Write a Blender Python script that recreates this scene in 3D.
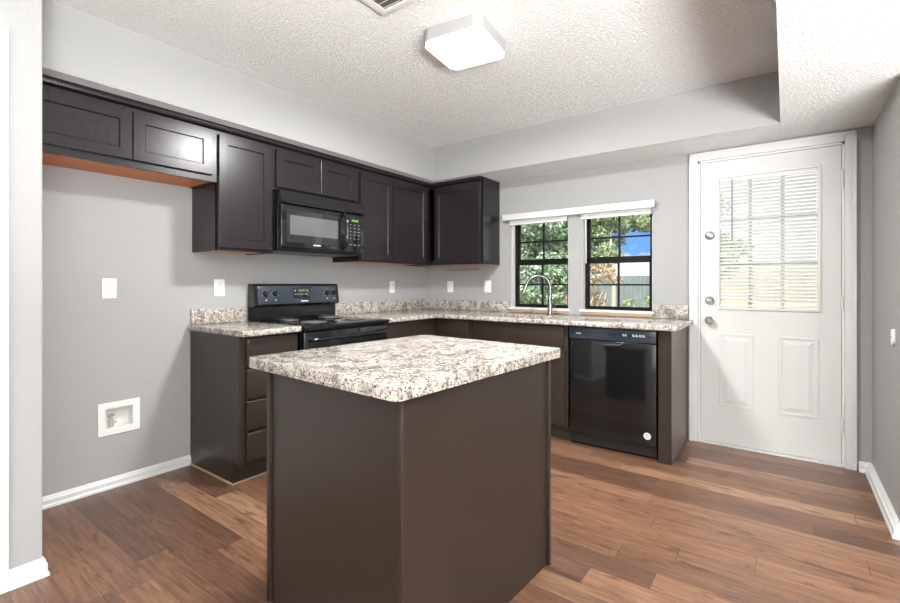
import bpy, bmesh, math, random
from mathutils import Vector, Matrix

random.seed(7)
for o in list(bpy.data.objects):
    bpy.data.objects.remove(o)
SC = bpy.context.scene
COL = SC.collection
PI = math.pi

# ------------------------------------------------------------------ camera
CAM_X, CAM_Y, CAM_Z, YAW = 3.1486, -3.8409, 1.18, math.radians(36.087)
cd = bpy.data.cameras.new('camera')
cam = bpy.data.objects.new('camera', cd)
COL.objects.link(cam)
cam.location = (CAM_X, CAM_Y, CAM_Z)
cam.rotation_euler = (PI/2, 0, YAW)
cd.sensor_width = 36
cd.lens = 457.12/900*36
cd.shift_x = -0.00295
cd.shift_y = -0.0201
cd.clip_start = 0.05
SC.camera = cam

# ------------------------------------------------------------------ sky, sun, lights, exposure
SC.view_settings.view_transform = 'Standard'
SC.view_settings.look = 'None'
SC.view_settings.gamma = 1
SC.view_settings.use_curve_mapping = False
SC.view_settings.exposure = 0.16

W = bpy.data.worlds.new('sky'); SC.world = W; W.use_nodes = True
nt = W.node_tree; nt.nodes.clear()
wo = nt.nodes.new('ShaderNodeOutputWorld'); bg = nt.nodes.new('ShaderNodeBackground')
tc = nt.nodes.new('ShaderNodeTexCoord'); mp = nt.nodes.new('ShaderNodeMapping')
mp.inputs['Scale'].default_value = (1, 1, 2.2)
nz = nt.nodes.new('ShaderNodeTexNoise'); nz.inputs['Scale'].default_value = 9.0; nz.inputs['Detail'].default_value = 6
# clear blue patch to the north-north-west, cloud elsewhere
dt = nt.nodes.new('ShaderNodeVectorMath'); dt.operation = 'DOT_PRODUCT'; dt.inputs[1].default_value = Vector((-.270, 1.04, .115)).normalized()
m1 = nt.nodes.new('ShaderNodeMapRange'); m1.inputs['From Min'].default_value = .9965; m1.inputs['From Max'].default_value = .9992
m1.inputs['To Min'].default_value = -.35; m1.inputs['To Max'].default_value = .22
ad = nt.nodes.new('ShaderNodeMath'); ad.operation = 'ADD'
rp = nt.nodes.new('ShaderNodeValToRGB')
rp.color_ramp.elements[0].position = 0.46; rp.color_ramp.elements[0].color = (1.0, 1.0, 1.02, 1)
rp.color_ramp.elements[1].position = 0.58; rp.color_ramp.elements[1].color = (0.15, 0.38, 0.92, 1)
nt.links.new(tc.outputs['Generated'], mp.inputs[0]); nt.links.new(mp.outputs[0], nz.inputs[0])
nt.links.new(tc.outputs['Generated'], dt.inputs[0]); nt.links.new(dt.outputs['Value'], m1.inputs['Value'])
nt.links.new(nz.outputs['Fac'], ad.inputs[0]); nt.links.new(m1.outputs[0], ad.inputs[1])
nt.links.new(ad.outputs[0], rp.inputs[0]); nt.links.new(rp.outputs[0], bg.inputs[0])
nt.links.new(bg.outputs[0], wo.inputs[0]); bg.inputs[1].default_value = 1.15

def light(name, kind, loc, rot, energy, color=(1, 1, 1), size=None, size_y=None, angle=None):
    d = bpy.data.lights.new(name, kind); d.energy = energy; d.color = color
    if size: d.shape = 'RECTANGLE'; d.size = size; d.size_y = size_y or size
    if angle: d.angle = angle
    o = bpy.data.objects.new(name, d); COL.objects.link(o)
    o.location = loc; o.rotation_euler = rot
    return o
light('sun', 'SUN', (0, -4, 12), (math.radians(42), 0, math.radians(28)), 6.0, (1, .96, .88), angle=.01)
# daylight through the living-room windows behind the camera
light('rear_window_daylight', 'AREA', (4.5, -7.3, 1.45), (PI/2, 0, 0), 75, (.97, .99, 1), 3.6, 1.9)
light('side_fill_light', 'AREA', (6.8, -3.6, 1.45), (PI/2, 0, PI/2), 55, (.97, .99, 1), 3.4, 1.9)  # added fill light from the right, no window known there
# added unseen area lights beside and behind the camera, aimed up to brighten the ceiling
light('ceiling_fill_light', 'AREA', (4.6, -4.6, 1.1), (PI, 0, 0), 560, (.965, .985, 1), 1.2, 1.0)
light('ceiling_fill_light', 'AREA', (5.0, -2.9, .9), (PI, 0, 0), 170, (.965, .985, 1), 1.2, 1.0)
# the lamp inside the kitchen's square ceiling fixture
light('kitchen_lamp', 'AREA', (1.785, -1.855, 2.398), (0, 0, math.radians(6.6)), 68, (1, .995, .985), .26)
LAMP_STRENGTH = 2.5

# ------------------------------------------------------------------ materials
def new_mat(name):
    m = bpy.data.materials.new(name); m.use_nodes = True
    n = m.node_tree; b = n.nodes['Principled BSDF']
    return m, n, b
def node(n, t, **kw):
    x = n.nodes.new(t)
    for k, v in kw.items():
        if k in x.inputs: x.inputs[k].default_value = v
        else: setattr(x, k, v)
    return x
def lin(r, g, b):
    f = lambda c: ((c/255+.055)/1.055)**2.4 if c > 10 else c/255/12.92
    return (f(r), f(g), f(b), 1)
def plain(name, col, rough=.5, metal=0., bump=None, coat=0., spec=.5, vary=0.):
    """plain colour with a little procedural mottling and optional noise bump (scale, strength, distance)"""
    m, n, b = new_mat(name)
    b.inputs['Base Color'].default_value = col
    b.inputs['Roughness'].default_value = rough
    b.inputs['Metallic'].default_value = metal
    b.inputs['Coat Weight'].default_value = coat
    b.inputs['Coat Roughness'].default_value = .08
    b.inputs['Specular IOR Level'].default_value = spec
    t = node(n, 'ShaderNodeTexCoord')
    if vary:
        z = node(n, 'ShaderNodeTexNoise', Scale=3.0, Detail=3.0)
        n.links.new(t.outputs['Object'], z.inputs['Vector'])
        mx = node(n, 'ShaderNodeMix', data_type='RGBA')
        mx.inputs['A'].default_value = tuple(c*(1-vary) for c in col[:3])+(1,)
        mx.inputs['B'].default_value = tuple(min(1, c*(1+vary)) for c in col[:3])+(1,)
        n.links.new(z.outputs['Fac'], mx.inputs['Factor']); n.links.new(mx.outputs['Result'], b.inputs['Base Color'])
    if bump:
        z = node(n, 'ShaderNodeTexNoise', Scale=bump[0], Detail=3.0)
        n.links.new(t.outputs['Object'], z.inputs['Vector'])
        bp = node(n, 'ShaderNodeBump', Strength=bump[1], Distance=bump[2])
        n.links.new(z.outputs['Fac'], bp.inputs['Height']); n.links.new(bp.outputs[0], b.inputs['Normal'])
    return m
def emis(name, col, s):
    m, n, b = new_mat(name)
    b.inputs['Base Color'].default_value = col
    b.inputs['Emission Color'].default_value = col; b.inputs['Emission Strength'].default_value = s
    return m

M = {}
M['wall'] = plain('grey_wall_paint', lin(164, 164, 163), .6, bump=(70, .22, .006), spec=.3)
M['white'] = plain('white_trim_paint', lin(222, 222, 220), .35, spec=.4)
M['door'] = plain('white_door_paint', lin(212, 212, 210), .4, spec=.4, bump=(20, .05, .002))
M['plastic'] = plain('white_plastic', lin(240, 240, 236), .3)
M['slot'] = plain('dark_slot', lin(60, 58, 55), .6)
M['black'] = plain('gloss_black_enamel', (.006, .0065, .0075, 1), .10, coat=.3)
M['blackmat'] = plain('black_plastic', (.012, .012, .013, 1), .35)
M['guard'] = plain('blue_black_glass_panel', (.026, .036, .050, 1), .16, coat=.5)
M['glass_dark'] = plain('smoked_glass', (.012, .013, .014, 1), .04, coat=.8)
M['mwwin'] = plain('grey_screened_glass', (.10, .10, .10, 1), .08, coat=.6)
M['coil'] = plain('burner_coil_metal', (.13, .125, .12, 1), .45, .3)
M['chrome'] = plain('chrome', (.28, .285, .28, 1), .2, 1.)
M['nickel'] = plain('brushed_nickel', (.42, .42, .41, 1), .3, 1.)
M['steel'] = plain('sink_steel', (.55, .55, .55, 1), .3, 1.)
M['greymark'] = plain('pale_print', lin(205, 208, 212), .4)
M['dimmark'] = plain('grey_print', lin(120, 123, 128), .4)
M['sticker'] = plain('silver_sticker', lin(205, 205, 205), .4)
M['frame'] = plain('black_window_frame', (.006, .007, .006, 1), .4, spec=.2)
M['tan'] = plain('tan_wood_strip', lin(172, 146, 122), .5, vary=.12)
M['shoe'] = plain('light_shoe_moulding', lin(172, 146, 124), .5, vary=.15)
M['valve'] = plain('valve_metal', lin(190, 186, 180), .35, .4)
M['slat'] = plain('white_blind_slat', lin(216, 216, 213), .45)
M['display'] = emis('green_display', lin(90, 130, 40), .1)
M['lamp'] = emis('lamp_diffuser', (1, .985, .96, 1), LAMP_STRENGTH)
M['lampbase'] = plain('lamp_base', lin(165, 164, 162), .5)
M['vent'] = plain('vent_white_metal', lin(225, 224, 220), .45)
M['ventdark'] = plain('vent_inside', lin(90, 88, 85), .7)
M['ground'] = plain('lawn', lin(120, 125, 80), .9, vary=.4)
M['bark'] = plain('pale_bark', lin(214, 200, 184), .8, vary=.2)
M['fence_grey'] = plain('grey_fence_wood', lin(128, 136, 142), .8, vary=.3)  # blue-grey boards, tone varied by noise
M['fence_tan'] = plain('tan_fence_wood', lin(206, 190, 170), .8, vary=.2)

def glass_mat():
    m = bpy.data.materials.new('clear_window_glass'); m.use_nodes = True
    n = m.node_tree; n.nodes.clear()
    out = node(n, 'ShaderNodeOutputMaterial'); mx = node(n, 'ShaderNodeMixShader')
    tr = node(n, 'ShaderNodeBsdfTransparent'); gl = node(n, 'ShaderNodeBsdfGlossy', Roughness=.02)
    tr.inputs[0].default_value = (.95, .985, .965, 1)
    fr = node(n, 'ShaderNodeFresnel', IOR=1.45)
    n.links.new(fr.outputs[0], mx.inputs[0]); n.links.new(tr.outputs[0], mx.inputs[1]); n.links.new(gl.outputs[0], mx.inputs[2])
    n.links.new(mx.outputs[0], out.inputs[0])
    return m
M['glass'] = glass_mat()

def leaf_mat(name, c1, c2):
    m, n, b = new_mat(name)
    g = node(n, 'ShaderNodeNewGeometry'); r = node(n, 'ShaderNodeValToRGB')
    r.color_ramp.elements[0].color = c1; r.color_ramp.elements[1].color = c2
    n.links.new(g.outputs['Random Per Island'], r.inputs[0]); n.links.new(r.outputs[0], b.inputs['Base Color'])
    b.inputs['Roughness'].default_value = .45
    return m
M['leaf'] = leaf_mat('green_leaf', lin(96, 124, 98), lin(206, 214, 168))
M['leaf2'] = leaf_mat('blue_green_leaf', lin(104, 138, 120), lin(204, 218, 190))
M['leaf3'] = leaf_mat('rusty_leaf', lin(150, 150, 120), lin(220, 180, 168))

def ceiling_mat():
    m, n, b = new_mat('popcorn_ceiling')
    b.inputs['Base Color'].default_value = lin(249, 249, 247); b.inputs['Roughness'].default_value = .9
    b.inputs['Specular IOR Level'].default_value = .1
    t = node(n, 'ShaderNodeTexCoord')
    v = node(n, 'ShaderNodeTexNoise', Scale=95.0, Detail=3.0, Roughness=.6)
    n.links.new(t.outputs['Object'], v.inputs['Vector'])
    r = node(n, 'ShaderNodeValToRGB'); r.color_ramp.elements[0].position = .42; r.color_ramp.elements[1].position = .62
    n.links.new(v.outputs['Fac'], r.inputs[0])
    bp = node(n, 'ShaderNodeBump', Strength=.85, Distance=.010)
    n.links.new(r.outputs[0], bp.inputs['Height']); n.links.new(bp.outputs[0], b.inputs['Normal'])
    return m
M['ceil'] = ceiling_mat()

def cabinet_mat(name, c, rough, streak):
    m, n, b = new_mat(name)
    t = node(n, 'ShaderNodeTexCoord'); mp = node(n, 'ShaderNodeMapping'); mp.inputs['Scale'].default_value = (9, 9, 1.1)
    z = node(n, 'ShaderNodeTexNoise', Scale=4.0, Detail=5.0, Roughness=.6)
    n.links.new(t.outputs['Object'], mp.inputs[0]); n.links.new(mp.outputs[0], z.inputs['Vector'])
    mx = node(n, 'ShaderNodeMix', data_type='RGBA')
    mx.inputs['A'].default_value = tuple(x*(1-streak) for x in c[:3])+(1,)
    mx.inputs['B'].default_value = tuple(x*(1+streak) for x in c[:3])+(1,)
    n.links.new(z.outputs['Fac'], mx.inputs['Factor']); n.links.new(mx.outputs['Result'], b.inputs['Base Color'])
    b.inputs['Roughness'].default_value = rough
    return m
M['cab'] = cabinet_mat('espresso_upper', lin(32, 27, 30), .27, .4)
M['base'] = cabinet_mat('brown_painted_base', lin(46, 38, 33), .34, .05)
M['endpanel'] = cabinet_mat('brown_end_panel', lin(92, 78, 74), .4, .08)
M['toe'] = plain('toe_kick_brown', lin(52, 46, 42), .5)
M['rawwood'] = cabinet_mat('orange_raw_wood', lin(205, 122, 66), .5, .2)

def granite_mat():
    m, n, b = new_mat('speckled_granite')
    t = node(n, 'ShaderNodeTexCoord')
    big = node(n, 'ShaderNodeTexNoise', Scale=17.0, Detail=6.0, Roughness=.7, Distortion=.8)
    r1 = node(n, 'ShaderNodeValToRGB'); e = r1.color_ramp
    e.elements[0].position = .40; e.elements[0].color = lin(132, 125, 119)
    e.elements[1].position = .60; e.elements[1].color = lin(208, 204, 196)
    x = e.elements.new(.47); x.color = lin(182, 174, 165)
    med = node(n, 'ShaderNodeTexNoise', Scale=62.0, Detail=5.0, Roughness=.75)
    r2 = node(n, 'ShaderNodeValToRGB'); r2.color_ramp.elements[0].position = .51; r2.color_ramp.elements[1].position = .58
    r2.color_ramp.elements[0].color = (0, 0, 0, 1); r2.color_ramp.elements[1].color = (.9, .9, .9, 1)
    fine = node(n, 'ShaderNodeTexNoise', Scale=135.0, Detail=3.0, Roughness=.6)
    r3 = node(n, 'ShaderNodeValToRGB'); r3.color_ramp.elements[0].position = .56; r3.color_ramp.elements[1].position = .60
    r3.color_ramp.elements[0].color = (0, 0, 0, 1); r3.color_ramp.elements[1].color = (1, 1, 1, 1)
    for q in (big, med, fine): n.links.new(t.outputs['Object'], q.inputs['Vector'])
    n.links.new(big.outputs['Fac'], r1.inputs[0]); n.links.new(med.outputs['Fac'], r2.inputs[0]); n.links.new(fine.outputs['Fac'], r3.inputs[0])
    m1 = node(n, 'ShaderNodeMix', data_type='RGBA'); m1.inputs['B'].default_value = lin(128, 116, 108)
    n.links.new(r1.outputs[0], m1.inputs['A']); n.links.new(r2.outputs[0], m1.inputs['Factor'])
    m2 = node(n, 'ShaderNodeMix', data_type='RGBA'); m2.inputs['B'].default_value = lin(52, 47, 46)
    n.links.new(m1.outputs['Result'], m2.inputs['A']); n.links.new(r3.outputs[0], m2.inputs['Factor'])
    n.links.new(m2.outputs['Result'], b.inputs['Base Color'])
    b.inputs['Roughness'].default_value = .13
    return m
M['granite'] = granite_mat()

def floor_mat():
    m, n, b = new_mat('hickory_plank_floor')
    L = n.links.new
    def mth(op, a, c=None, clamp=False):
        q = node(n, 'ShaderNodeMath', operation=op)
        for i, v in enumerate((a, c)):
            if v is None: continue
            if isinstance(v, (int, float)): q.inputs[i].default_value = v
            else: L(v, q.inputs[i])
        return q.outputs[0]
    t = node(n, 'ShaderNodeTexCoord'); s = node(n, 'ShaderNodeSeparateXYZ'); L(t.outputs['Object'], s.inputs[0])
    pw, pl = .122, 1.15
    v = mth('DIVIDE', mth('ADD', s.outputs['Y'], 3.31), pw)
    row = mth('FLOOR', v)
    wr = node(n, 'ShaderNodeTexWhiteNoise', noise_dimensions='1D'); L(row, wr.inputs['W'])
    u = mth('ADD', mth('DIVIDE', s.outputs['X'], pl), mth('MULTIPLY', wr.outputs['Value'], 7.0))
    ix = mth('FLOOR', u)
    cid = mth('ADD', mth('MULTIPLY', row, 17.31), mth('MULTIPLY', ix, 3.77))
    wp = node(n, 'ShaderNodeTexWhiteNoise', noise_dimensions='1D'); L(cid, wp.inputs['W'])
    base = node(n, 'ShaderNodeValToRGB'); e = base.color_ramp
    e.elements[0].position = 0; e.elements[0].color = lin(92, 67, 54)
    e.elements[1].position = 1; e.elements[1].color = lin(166, 131, 104)
    for p_, c_ in ((.35, lin(116, 84, 65)), (.65, lin(126, 91, 70)), (.85, lin(142, 106, 83))):
        x = e.elements.new(p_); x.color = c_
    L(wp.outputs['Value'], base.inputs[0])
    # grain: long streaks shifted per plank
    cb = node(n, 'ShaderNodeCombineXYZ'); L(mth('MULTIPLY', s.outputs['X'], 1.6), cb.inputs[0])
    L(mth('MULTIPLY', s.outputs['Y'], 22.0), cb.inputs[1]); L(mth('MULTIPLY', wp.outputs['Value'], 40.0), cb.inputs[2])
    g = node(n, 'ShaderNodeTexNoise', Scale=1.6, Detail=8.0, Roughness=.68, Distortion=1.6); L(cb.outputs[0], g.inputs['Vector'])
    gr = node(n, 'ShaderNodeValToRGB'); gr.color_ramp.elements[0].position = .32; gr.color_ramp.elements[1].position = .68
    gr.color_ramp.elements[0].color = (.42, .38, .37, 1); gr.color_ramp.elements[1].color = (1.15, 1.15, 1.15, 1)
    L(g.outputs['Fac'], gr.inputs[0])
    m1 = node(n, 'ShaderNodeMix', data_type='RGBA', blend_type='MULTIPLY'); m1.inputs['Factor'].default_value = 1
    L(base.outputs[0], m1.inputs['A']); L(gr.outputs[0], m1.inputs['B'])
    # sparse dark knots
    cb2 = node(n, 'ShaderNodeCombineXYZ'); L(mth('MULTIPLY', s.outputs['X'], 4.5), cb2.inputs[0])
    L(mth('MULTIPLY', s.outputs['Y'], 15.0), cb2.inputs[1]); L(mth('MULTIPLY', wp.outputs['Value'], 23.0), cb2.inputs[2])
    k = node(n, 'ShaderNodeTexNoise', Scale=1.3, Detail=3.0, Roughness=.55); L(cb2.outputs[0], k.inputs['Vector'])
    kr = node(n, 'ShaderNodeValToRGB'); kr.color_ramp.elements[0].position = .60; kr.color_ramp.elements[1].position = .70
    kr.color_ramp.elements[0].color = (0, 0, 0, 1); kr.color_ramp.elements[1].color = (.75, .75, .75, 1); L(k.outputs['Fac'], kr.inputs[0])
    m2 = node(n, 'ShaderNodeMix', data_type='RGBA'); m2.inputs['B'].default_value = lin(66, 44, 36)
    L(m1.outputs['Result'], m2.inputs['A']); L(kr.outputs[0], m2.inputs['Factor'])
    # seams
    fy = mth('FRACT', v); fx = mth('FRACT', u)
    sy = mth('LESS_THAN', mth('MINIMUM', fy, mth('SUBTRACT', 1.0, fy)), .014)
    sx = mth('LESS_THAN', mth('MINIMUM', fx, mth('SUBTRACT', 1.0, fx)), .0016)
    seam = mth('MAXIMUM', sy, sx)
    m3 = node(n, 'ShaderNodeMix', data_type='RGBA'); m3.inputs['B'].default_value = lin(62, 44, 36)
    L(m2.outputs['Result'], m3.inputs['A']); L(mth('MULTIPLY', seam, .7), m3.inputs['Factor'])
    L(m3.outputs['Result'], b.inputs['Base Color'])
    b.inputs['Roughness'].default_value = .34
    bp = node(n, 'ShaderNodeBump', Strength=.25, Distance=.002)
    L(mth('SUBTRACT', g.outputs['Fac'], seam), bp.inputs['Height']); L(bp.outputs[0], b.inputs['Normal'])
    return m
M['floor'] = floor_mat()

# ------------------------------------------------------------------ mesh helpers
class MB:
    """collects shapes into one bmesh, then links ONE mesh object"""
    def __init__(s): s.bm = bmesh.new()
    def _merge(s, b2, mi=0, mat=None):
        if mat is not None: bmesh.ops.transform(b2, matrix=mat, verts=b2.verts)
        bmesh.ops.recalc_face_normals(b2, faces=b2.faces)
        me = bpy.data.meshes.new('tmp'); 
        for f in b2.faces: f.material_index = mi
        b2.to_mesh(me); b2.free(); s.bm.from_mesh(me); bpy.data.meshes.remove(me)
        return s
    def box(s, x0, x1, y0, y1, z0, z1, bev=0., seg=2, mi=0, mat=None):
        b = bmesh.new(); bmesh.ops.create_cube(b, size=1)
        for v in b.verts:
            v.co = Vector(((x0+x1)/2+v.co.x*(x1-x0), (y0+y1)/2+v.co.y*(y1-y0), (z0+z1)/2+v.co.z*(z1-z0)))
        if bev: bmesh.ops.bevel(b, geom=b.edges[:], offset=bev, segments=seg, affect='EDGES', profile=.5)
        return s._merge(b, mi, mat)
    def cyl(s, p, q, r, r2=None, n=20, mi=0):
        p, q = Vector(p), Vector(q); d = q-p
        b = bmesh.new()
        bmesh.ops.create_cone(b, cap_ends=True, segments=n, radius1=r, radius2=r if r2 is None else r2, depth=d.length)
        mt = Matrix.Translation((p+q)/2) @ d.to_track_quat('Z', 'Y').to_matrix().to_4x4()
        return s._merge(b, mi, mt)
    def lathe(s, prof, n=24, mat=None, mi=0):
        """profile of (radius, z)"""
        b = bmesh.new(); rings = []
        for r, z in prof:
            rings.append([b.verts.new((r*math.cos(2*PI*i/n), r*math.sin(2*PI*i/n), z)) for i in range(n)] if r > 1e-6 else [b.verts.new((0, 0, z))])
        for a, c in zip(rings, rings[1:]):
            for i in range(n):
                j = (i+1) % n
                if len(a) == 1 and len(c) > 1: b.faces.new((a[0], c[i], c[j]))
                elif len(c) == 1 and len(a) > 1: b.faces.new((a[i], a[j], c[0]))
                elif len(a) > 1: b.faces.new((a[i], a[j], c[j], c[i]))
        return s._merge(b, mi, mat)
    def tube(s, pts, r, n=10, closed=False, mi=0):
        pts = [Vector(p) for p in pts]; N = len(pts)
        rr = r if isinstance(r, (list, tuple)) else [r]*N
        b = bmesh.new(); rings = []; up = None
        for i, p in enumerate(pts):
            if closed: d = pts[(i+1) % N]-pts[i-1]
            else: d = pts[min(i+1, N-1)]-pts[max(i-1, 0)]
            d.normalize()
            if up is None:
                up = Vector((0, 0, 1)) if abs(d.z) < .9 else Vector((1, 0, 0))
            x = d.cross(up); 
            if x.length < 1e-5: x = d.orthogonal()
            x.normalize(); up = x.cross(d).normalized()
            rings.append([b.verts.new(p+rr[i]*(x*math.cos(2*PI*k/n)+up*math.sin(2*PI*k/n))) for k in range(n)])
        rng = range(N) if closed else range(N-1)
        for i in rng:
            a, c = rings[i], rings[(i+1) % N]
            for k in range(n): b.faces.new((a[k], a[(k+1) % n], c[(k+1) % n], c[k]))
        if not closed: b.faces.new(rings[0][::-1]); b.faces.new(rings[-1])
        return s._merge(b, mi)
    def prism(s, poly, f0, f1, mi=0, bev=0.):
        """poly of 2D points; f0/f1 map (a,b) -> 3D at the two ends"""
        b = bmesh.new()
        A = [b.verts.new(f0(*p)) for p in poly]; B = [b.verts.new(f1(*p)) for p in poly]
        b.faces.new(A[::-1]); b.faces.new(B)
        for i in range(len(poly)):
            j = (i+1) % len(poly); b.faces.new((A[i], A[j], B[j], B[i]))
        if bev: 
            bmesh.ops.recalc_face_normals(b, faces=b.faces)
            bmesh.ops.bevel(b, geom=b.edges[:], offset=bev, segments=2, affect='EDGES')
        return s._merge(b, mi)
    def slab(s, outer, holes, w0, w1, fn, bev=0., seg=4, mi=0):
        """polygon with holes extruded from w0 to w1; fn maps (u,v,w) to xyz; bev rounds the outer rim of the w1 face and w0 face"""
        b = bmesh.new(); edges = []; outer_v = []
        for li, lp in enumerate([outer]+holes):
            vs = [b.verts.new((p[0], p[1], w0)) for p in lp]
            if li == 0: outer_v = vs
            for i in range(len(vs)): edges.append(b.edges.new((vs[i], vs[(i+1) % len(vs)])))
        bmesh.ops.triangle_fill(b, use_beauty=True, use_dissolve=False, edges=edges)
        oset = {(round(v.co.x, 5), round(v.co.y, 5)) for v in outer_v}
        r = bmesh.ops.extrude_face_region(b, geom=b.faces[:])
        for g in r['geom']:
            if isinstance(g, bmesh.types.BMVert): g.co.z = w1
        bmesh.ops.recalc_face_normals(b, faces=b.faces)
        if bev:
            es = []
            for e in b.edges:
                k = [(round(v.co.x, 5), round(v.co.y, 5)) for v in e.verts]
                if abs(e.verts[0].co.z-e.verts[1].co.z) < 1e-6 and k[0] in oset and k[1] in oset and len(e.link_faces) == 2 \
                        and abs(e.link_faces[0].normal.dot(e.link_faces[1].normal)) < .5: es.append(e)
                elif abs(e.verts[0].co.z-e.verts[1].co.z) > 1e-6 and k[0] in oset and len(e.link_faces) == 2 and abs(e.link_faces[0].normal.dot(e.link_faces[1].normal)) < .5: es.append(e)
            bmesh.ops.bevel(b, geom=es, offset=bev, segments=seg, affect='EDGES', profile=.5, clamp_overlap=True)
        for v in b.verts: v.co = Vector(fn(*v.co))
        return s._merge(b, mi)
    def obj(s, name, mats, parent=None, smooth=True, loc=None, rotz=0):
        me = bpy.data.meshes.new(name); s.bm.to_mesh(me); s.bm.free()
        o = bpy.data.objects.new(name, me); COL.objects.link(o)
        for m in (mats if isinstance(mats, (list, tuple)) else [mats]): me.materials.append(M[m] if isinstance(m, str) else m)
        if smooth:
            for p in me.polygons: p.use_smooth = True
            try: me.set_sharp_from_angle(angle=math.radians(38))
            except Exception: pass
        if parent: o.parent = parent
        if loc: o.location = loc
        if rotz: o.rotation_euler.z = rotz
        return o

def tag(o, label, cat, group=None, kind=None):
    if label: o['label'] = label
    if cat: o['category'] = cat
    if group: o['group'] = group
    if kind: o['kind'] = kind
    return o
def thing(name, label, cat, loc=(0, 0, 0), rotz=0, group=None):
    o = bpy.data.objects.new(name, None); COL.objects.link(o)
    o.location = loc; o.rotation_euler = (0, 0, rotz); o.empty_display_size = .1
    return tag(o, label, cat, group)
def struct(o, label, cat): return tag(o, label, cat, None, 'structure')
R90 = PI/2
def rrect(cx, cy, hx, hy, r, n=5):
    pts = []
    for sx, sy, a0 in ((1, 1, 0), (-1, 1, 90), (-1, -1, 180), (1, -1, 270)):
        for i in range(n+1):
            a = math.radians(a0+90*i/n)
            pts.append((cx+sx*(hx-r)+r*math.cos(a), cy+sy*(hy-r)+r*math.sin(a)))
    return pts
def rect(x0, x1, y0, y1): return [(x0, y0), (x1, y0), (x1, y1), (x0, y1)]

# ------------------------------------------------------------------ room shell
ZS, ZC = 2.1588, 2.479
XW = 3.583
XF, YF = 7.0, -7.5
struct(MB().box(-.12, XF, YF, .12, -.10, 0).obj('floor', 'floor', smooth=False), 'brown hickory plank floor running across the kitchen', 'floor')
struct(MB().box(-.12, XF, YF, .12, ZC, ZC+.12).obj('ceiling', 'ceil', smooth=False), 'white popcorn-textured raised tray ceiling', 'ceiling')
W1 = (1.041, 1.607, .957, 1.80); W2 = (1.729, 2.299, .957, 1.80); DO = (2.618, 3.453, 0.0, 2.088)
wl_hole = (-2.915, -2.745, .325, .475)
fn = lambda u, v, w: (w, u, v)
struct(MB().slab(rect(-3.325, .12, 0, ZC), [rect(*wl_hole)], -.12, 0, fn).obj('wall_left', 'wall', smooth=False), 'grey painted wall behind the range and the empty fridge alcove', 'wall')
fnb = lambda u, v, w: (u, w, v)
door_notch = [(0, 0), (DO[0], 0), (DO[0], DO[3]), (DO[1], DO[3]), (DO[1], 0), (XF, 0), (XF, ZC), (0, ZC)]
struct(MB().slab(door_notch, [rect(*W1), rect(*W2)], 0, .12, fnb).obj('wall_back', 'wall', smooth=False), 'grey painted wall with the two black windows and the white door', 'wall')
struct(MB().box(XW, XW+.12, -.90, -.0005, 0, ZC).obj('wall_right', 'wall', smooth=False), 'short grey textured wall right of the white door', 'wall')
struct(MB().box(-.12, .727, YF, -3.325, 0, ZC, .006).obj('wall_front_left', 'wall', smooth=False), 'grey textured wall end at the left edge, beside the alcove', 'wall')
struct(MB().box(.727, XF, YF-.12, YF, 0, ZC).obj('wall_front', 'wall', smooth=False), 'grey wall behind the camera', 'wall')
struct(MB().box(XF, XF+.12, YF, .12, 0, ZC).obj('wall_far_right', 'wall', smooth=False), 'grey wall of the adjoining room', 'wall')
# soffit: grey faces, white textured underside
def soffit(name, x0, x1, y0, y1, label):
    b = MB(); b.box(x0, x1, y0, y1, ZS, ZC-.0005)
    o = b.obj(name, ['wall', 'ceil'], smooth=False)
    for p in o.data.polygons:
        if p.normal.z < -.5: p.material_index = 1
    struct(o, label, 'soffit')
soffit('trim_1', .0005, .433, -3.3245, -.0005, 'grey soffit with white underside above the left wall cabinets')
soffit('trim_2', .4335, 3.121, -.413, -.0005, 'grey soffit with white underside above the windows')
soffit('trim_3', 3.1215, XW+.1195, -3.3, -.0005, 'white-bottomed soffit along the right side above the door')

# baseboards
def bb_profile(h=.068, t=.016):
    return [(0, 0), (t+.006, 0), (t+.005, .012), (t, .018), (t, h*.66), (t*.65, h*.80), (t*.55, h*.9), (t*.2, h), (0, h)]
def baseboard(name, p0, p1, nrm, label, h=.068, t=.016):
    p0, p1, nv = Vector(p0), Vector(p1), Vector(nrm)
    f = lambda P: (lambda a, b: P+nv*a+Vector((0, 0, b)))
    b = MB(); b.prism(bb_profile(h, t), f(p0), f(p1))
    struct(b.obj(name, 'white', smooth=False), label, 'baseboard')
baseboard('baseboard_left', (0.0005, -3.3245, .0005), (0.0005, -2.437, .0005), (1, 0, 0), 'white baseboard in the empty fridge alcove', .061)
b = MB()
pf = bb_profile(.074, .012)
b.prism(pf, lambda a, c: (.7275+a, -3.4265, .0005+c), lambda a, c: (.7275+a, -3.3245+a, .0005+c))
b.prism(pf, lambda a, c: (.7275+a, -3.3245+a, .0005+c), lambda a, c: (.03, -3.3245+a, .0005+c))
struct(b.obj('baseboard_front_left', 'white', smooth=False), 'white baseboard wrapping the wall end at the left edge', 'baseboard')
b = MB(); pf = bb_profile(.06, .03)
b.prism(pf, lambda a, c: (3.519, -.0005-a, .0005+c), lambda a, c: (XW-.0005-a, -.0005-a, .0005+c))
b.prism(pf, lambda a, c: (XW-.0005-a, -.0005-a, .0005+c), lambda a, c: (XW-.0005-a, -.9005-a, .0005+c))
b.prism(pf, lambda a, c: (XW-.0005-a, -.9005-a, .0005+c), lambda a, c: (XW+.10, -.9005-a, .0005+c))
struct(b.obj('baseboard_right', 'white', smooth=False), 'white baseboard of the short right wall', 'baseboard')
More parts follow.
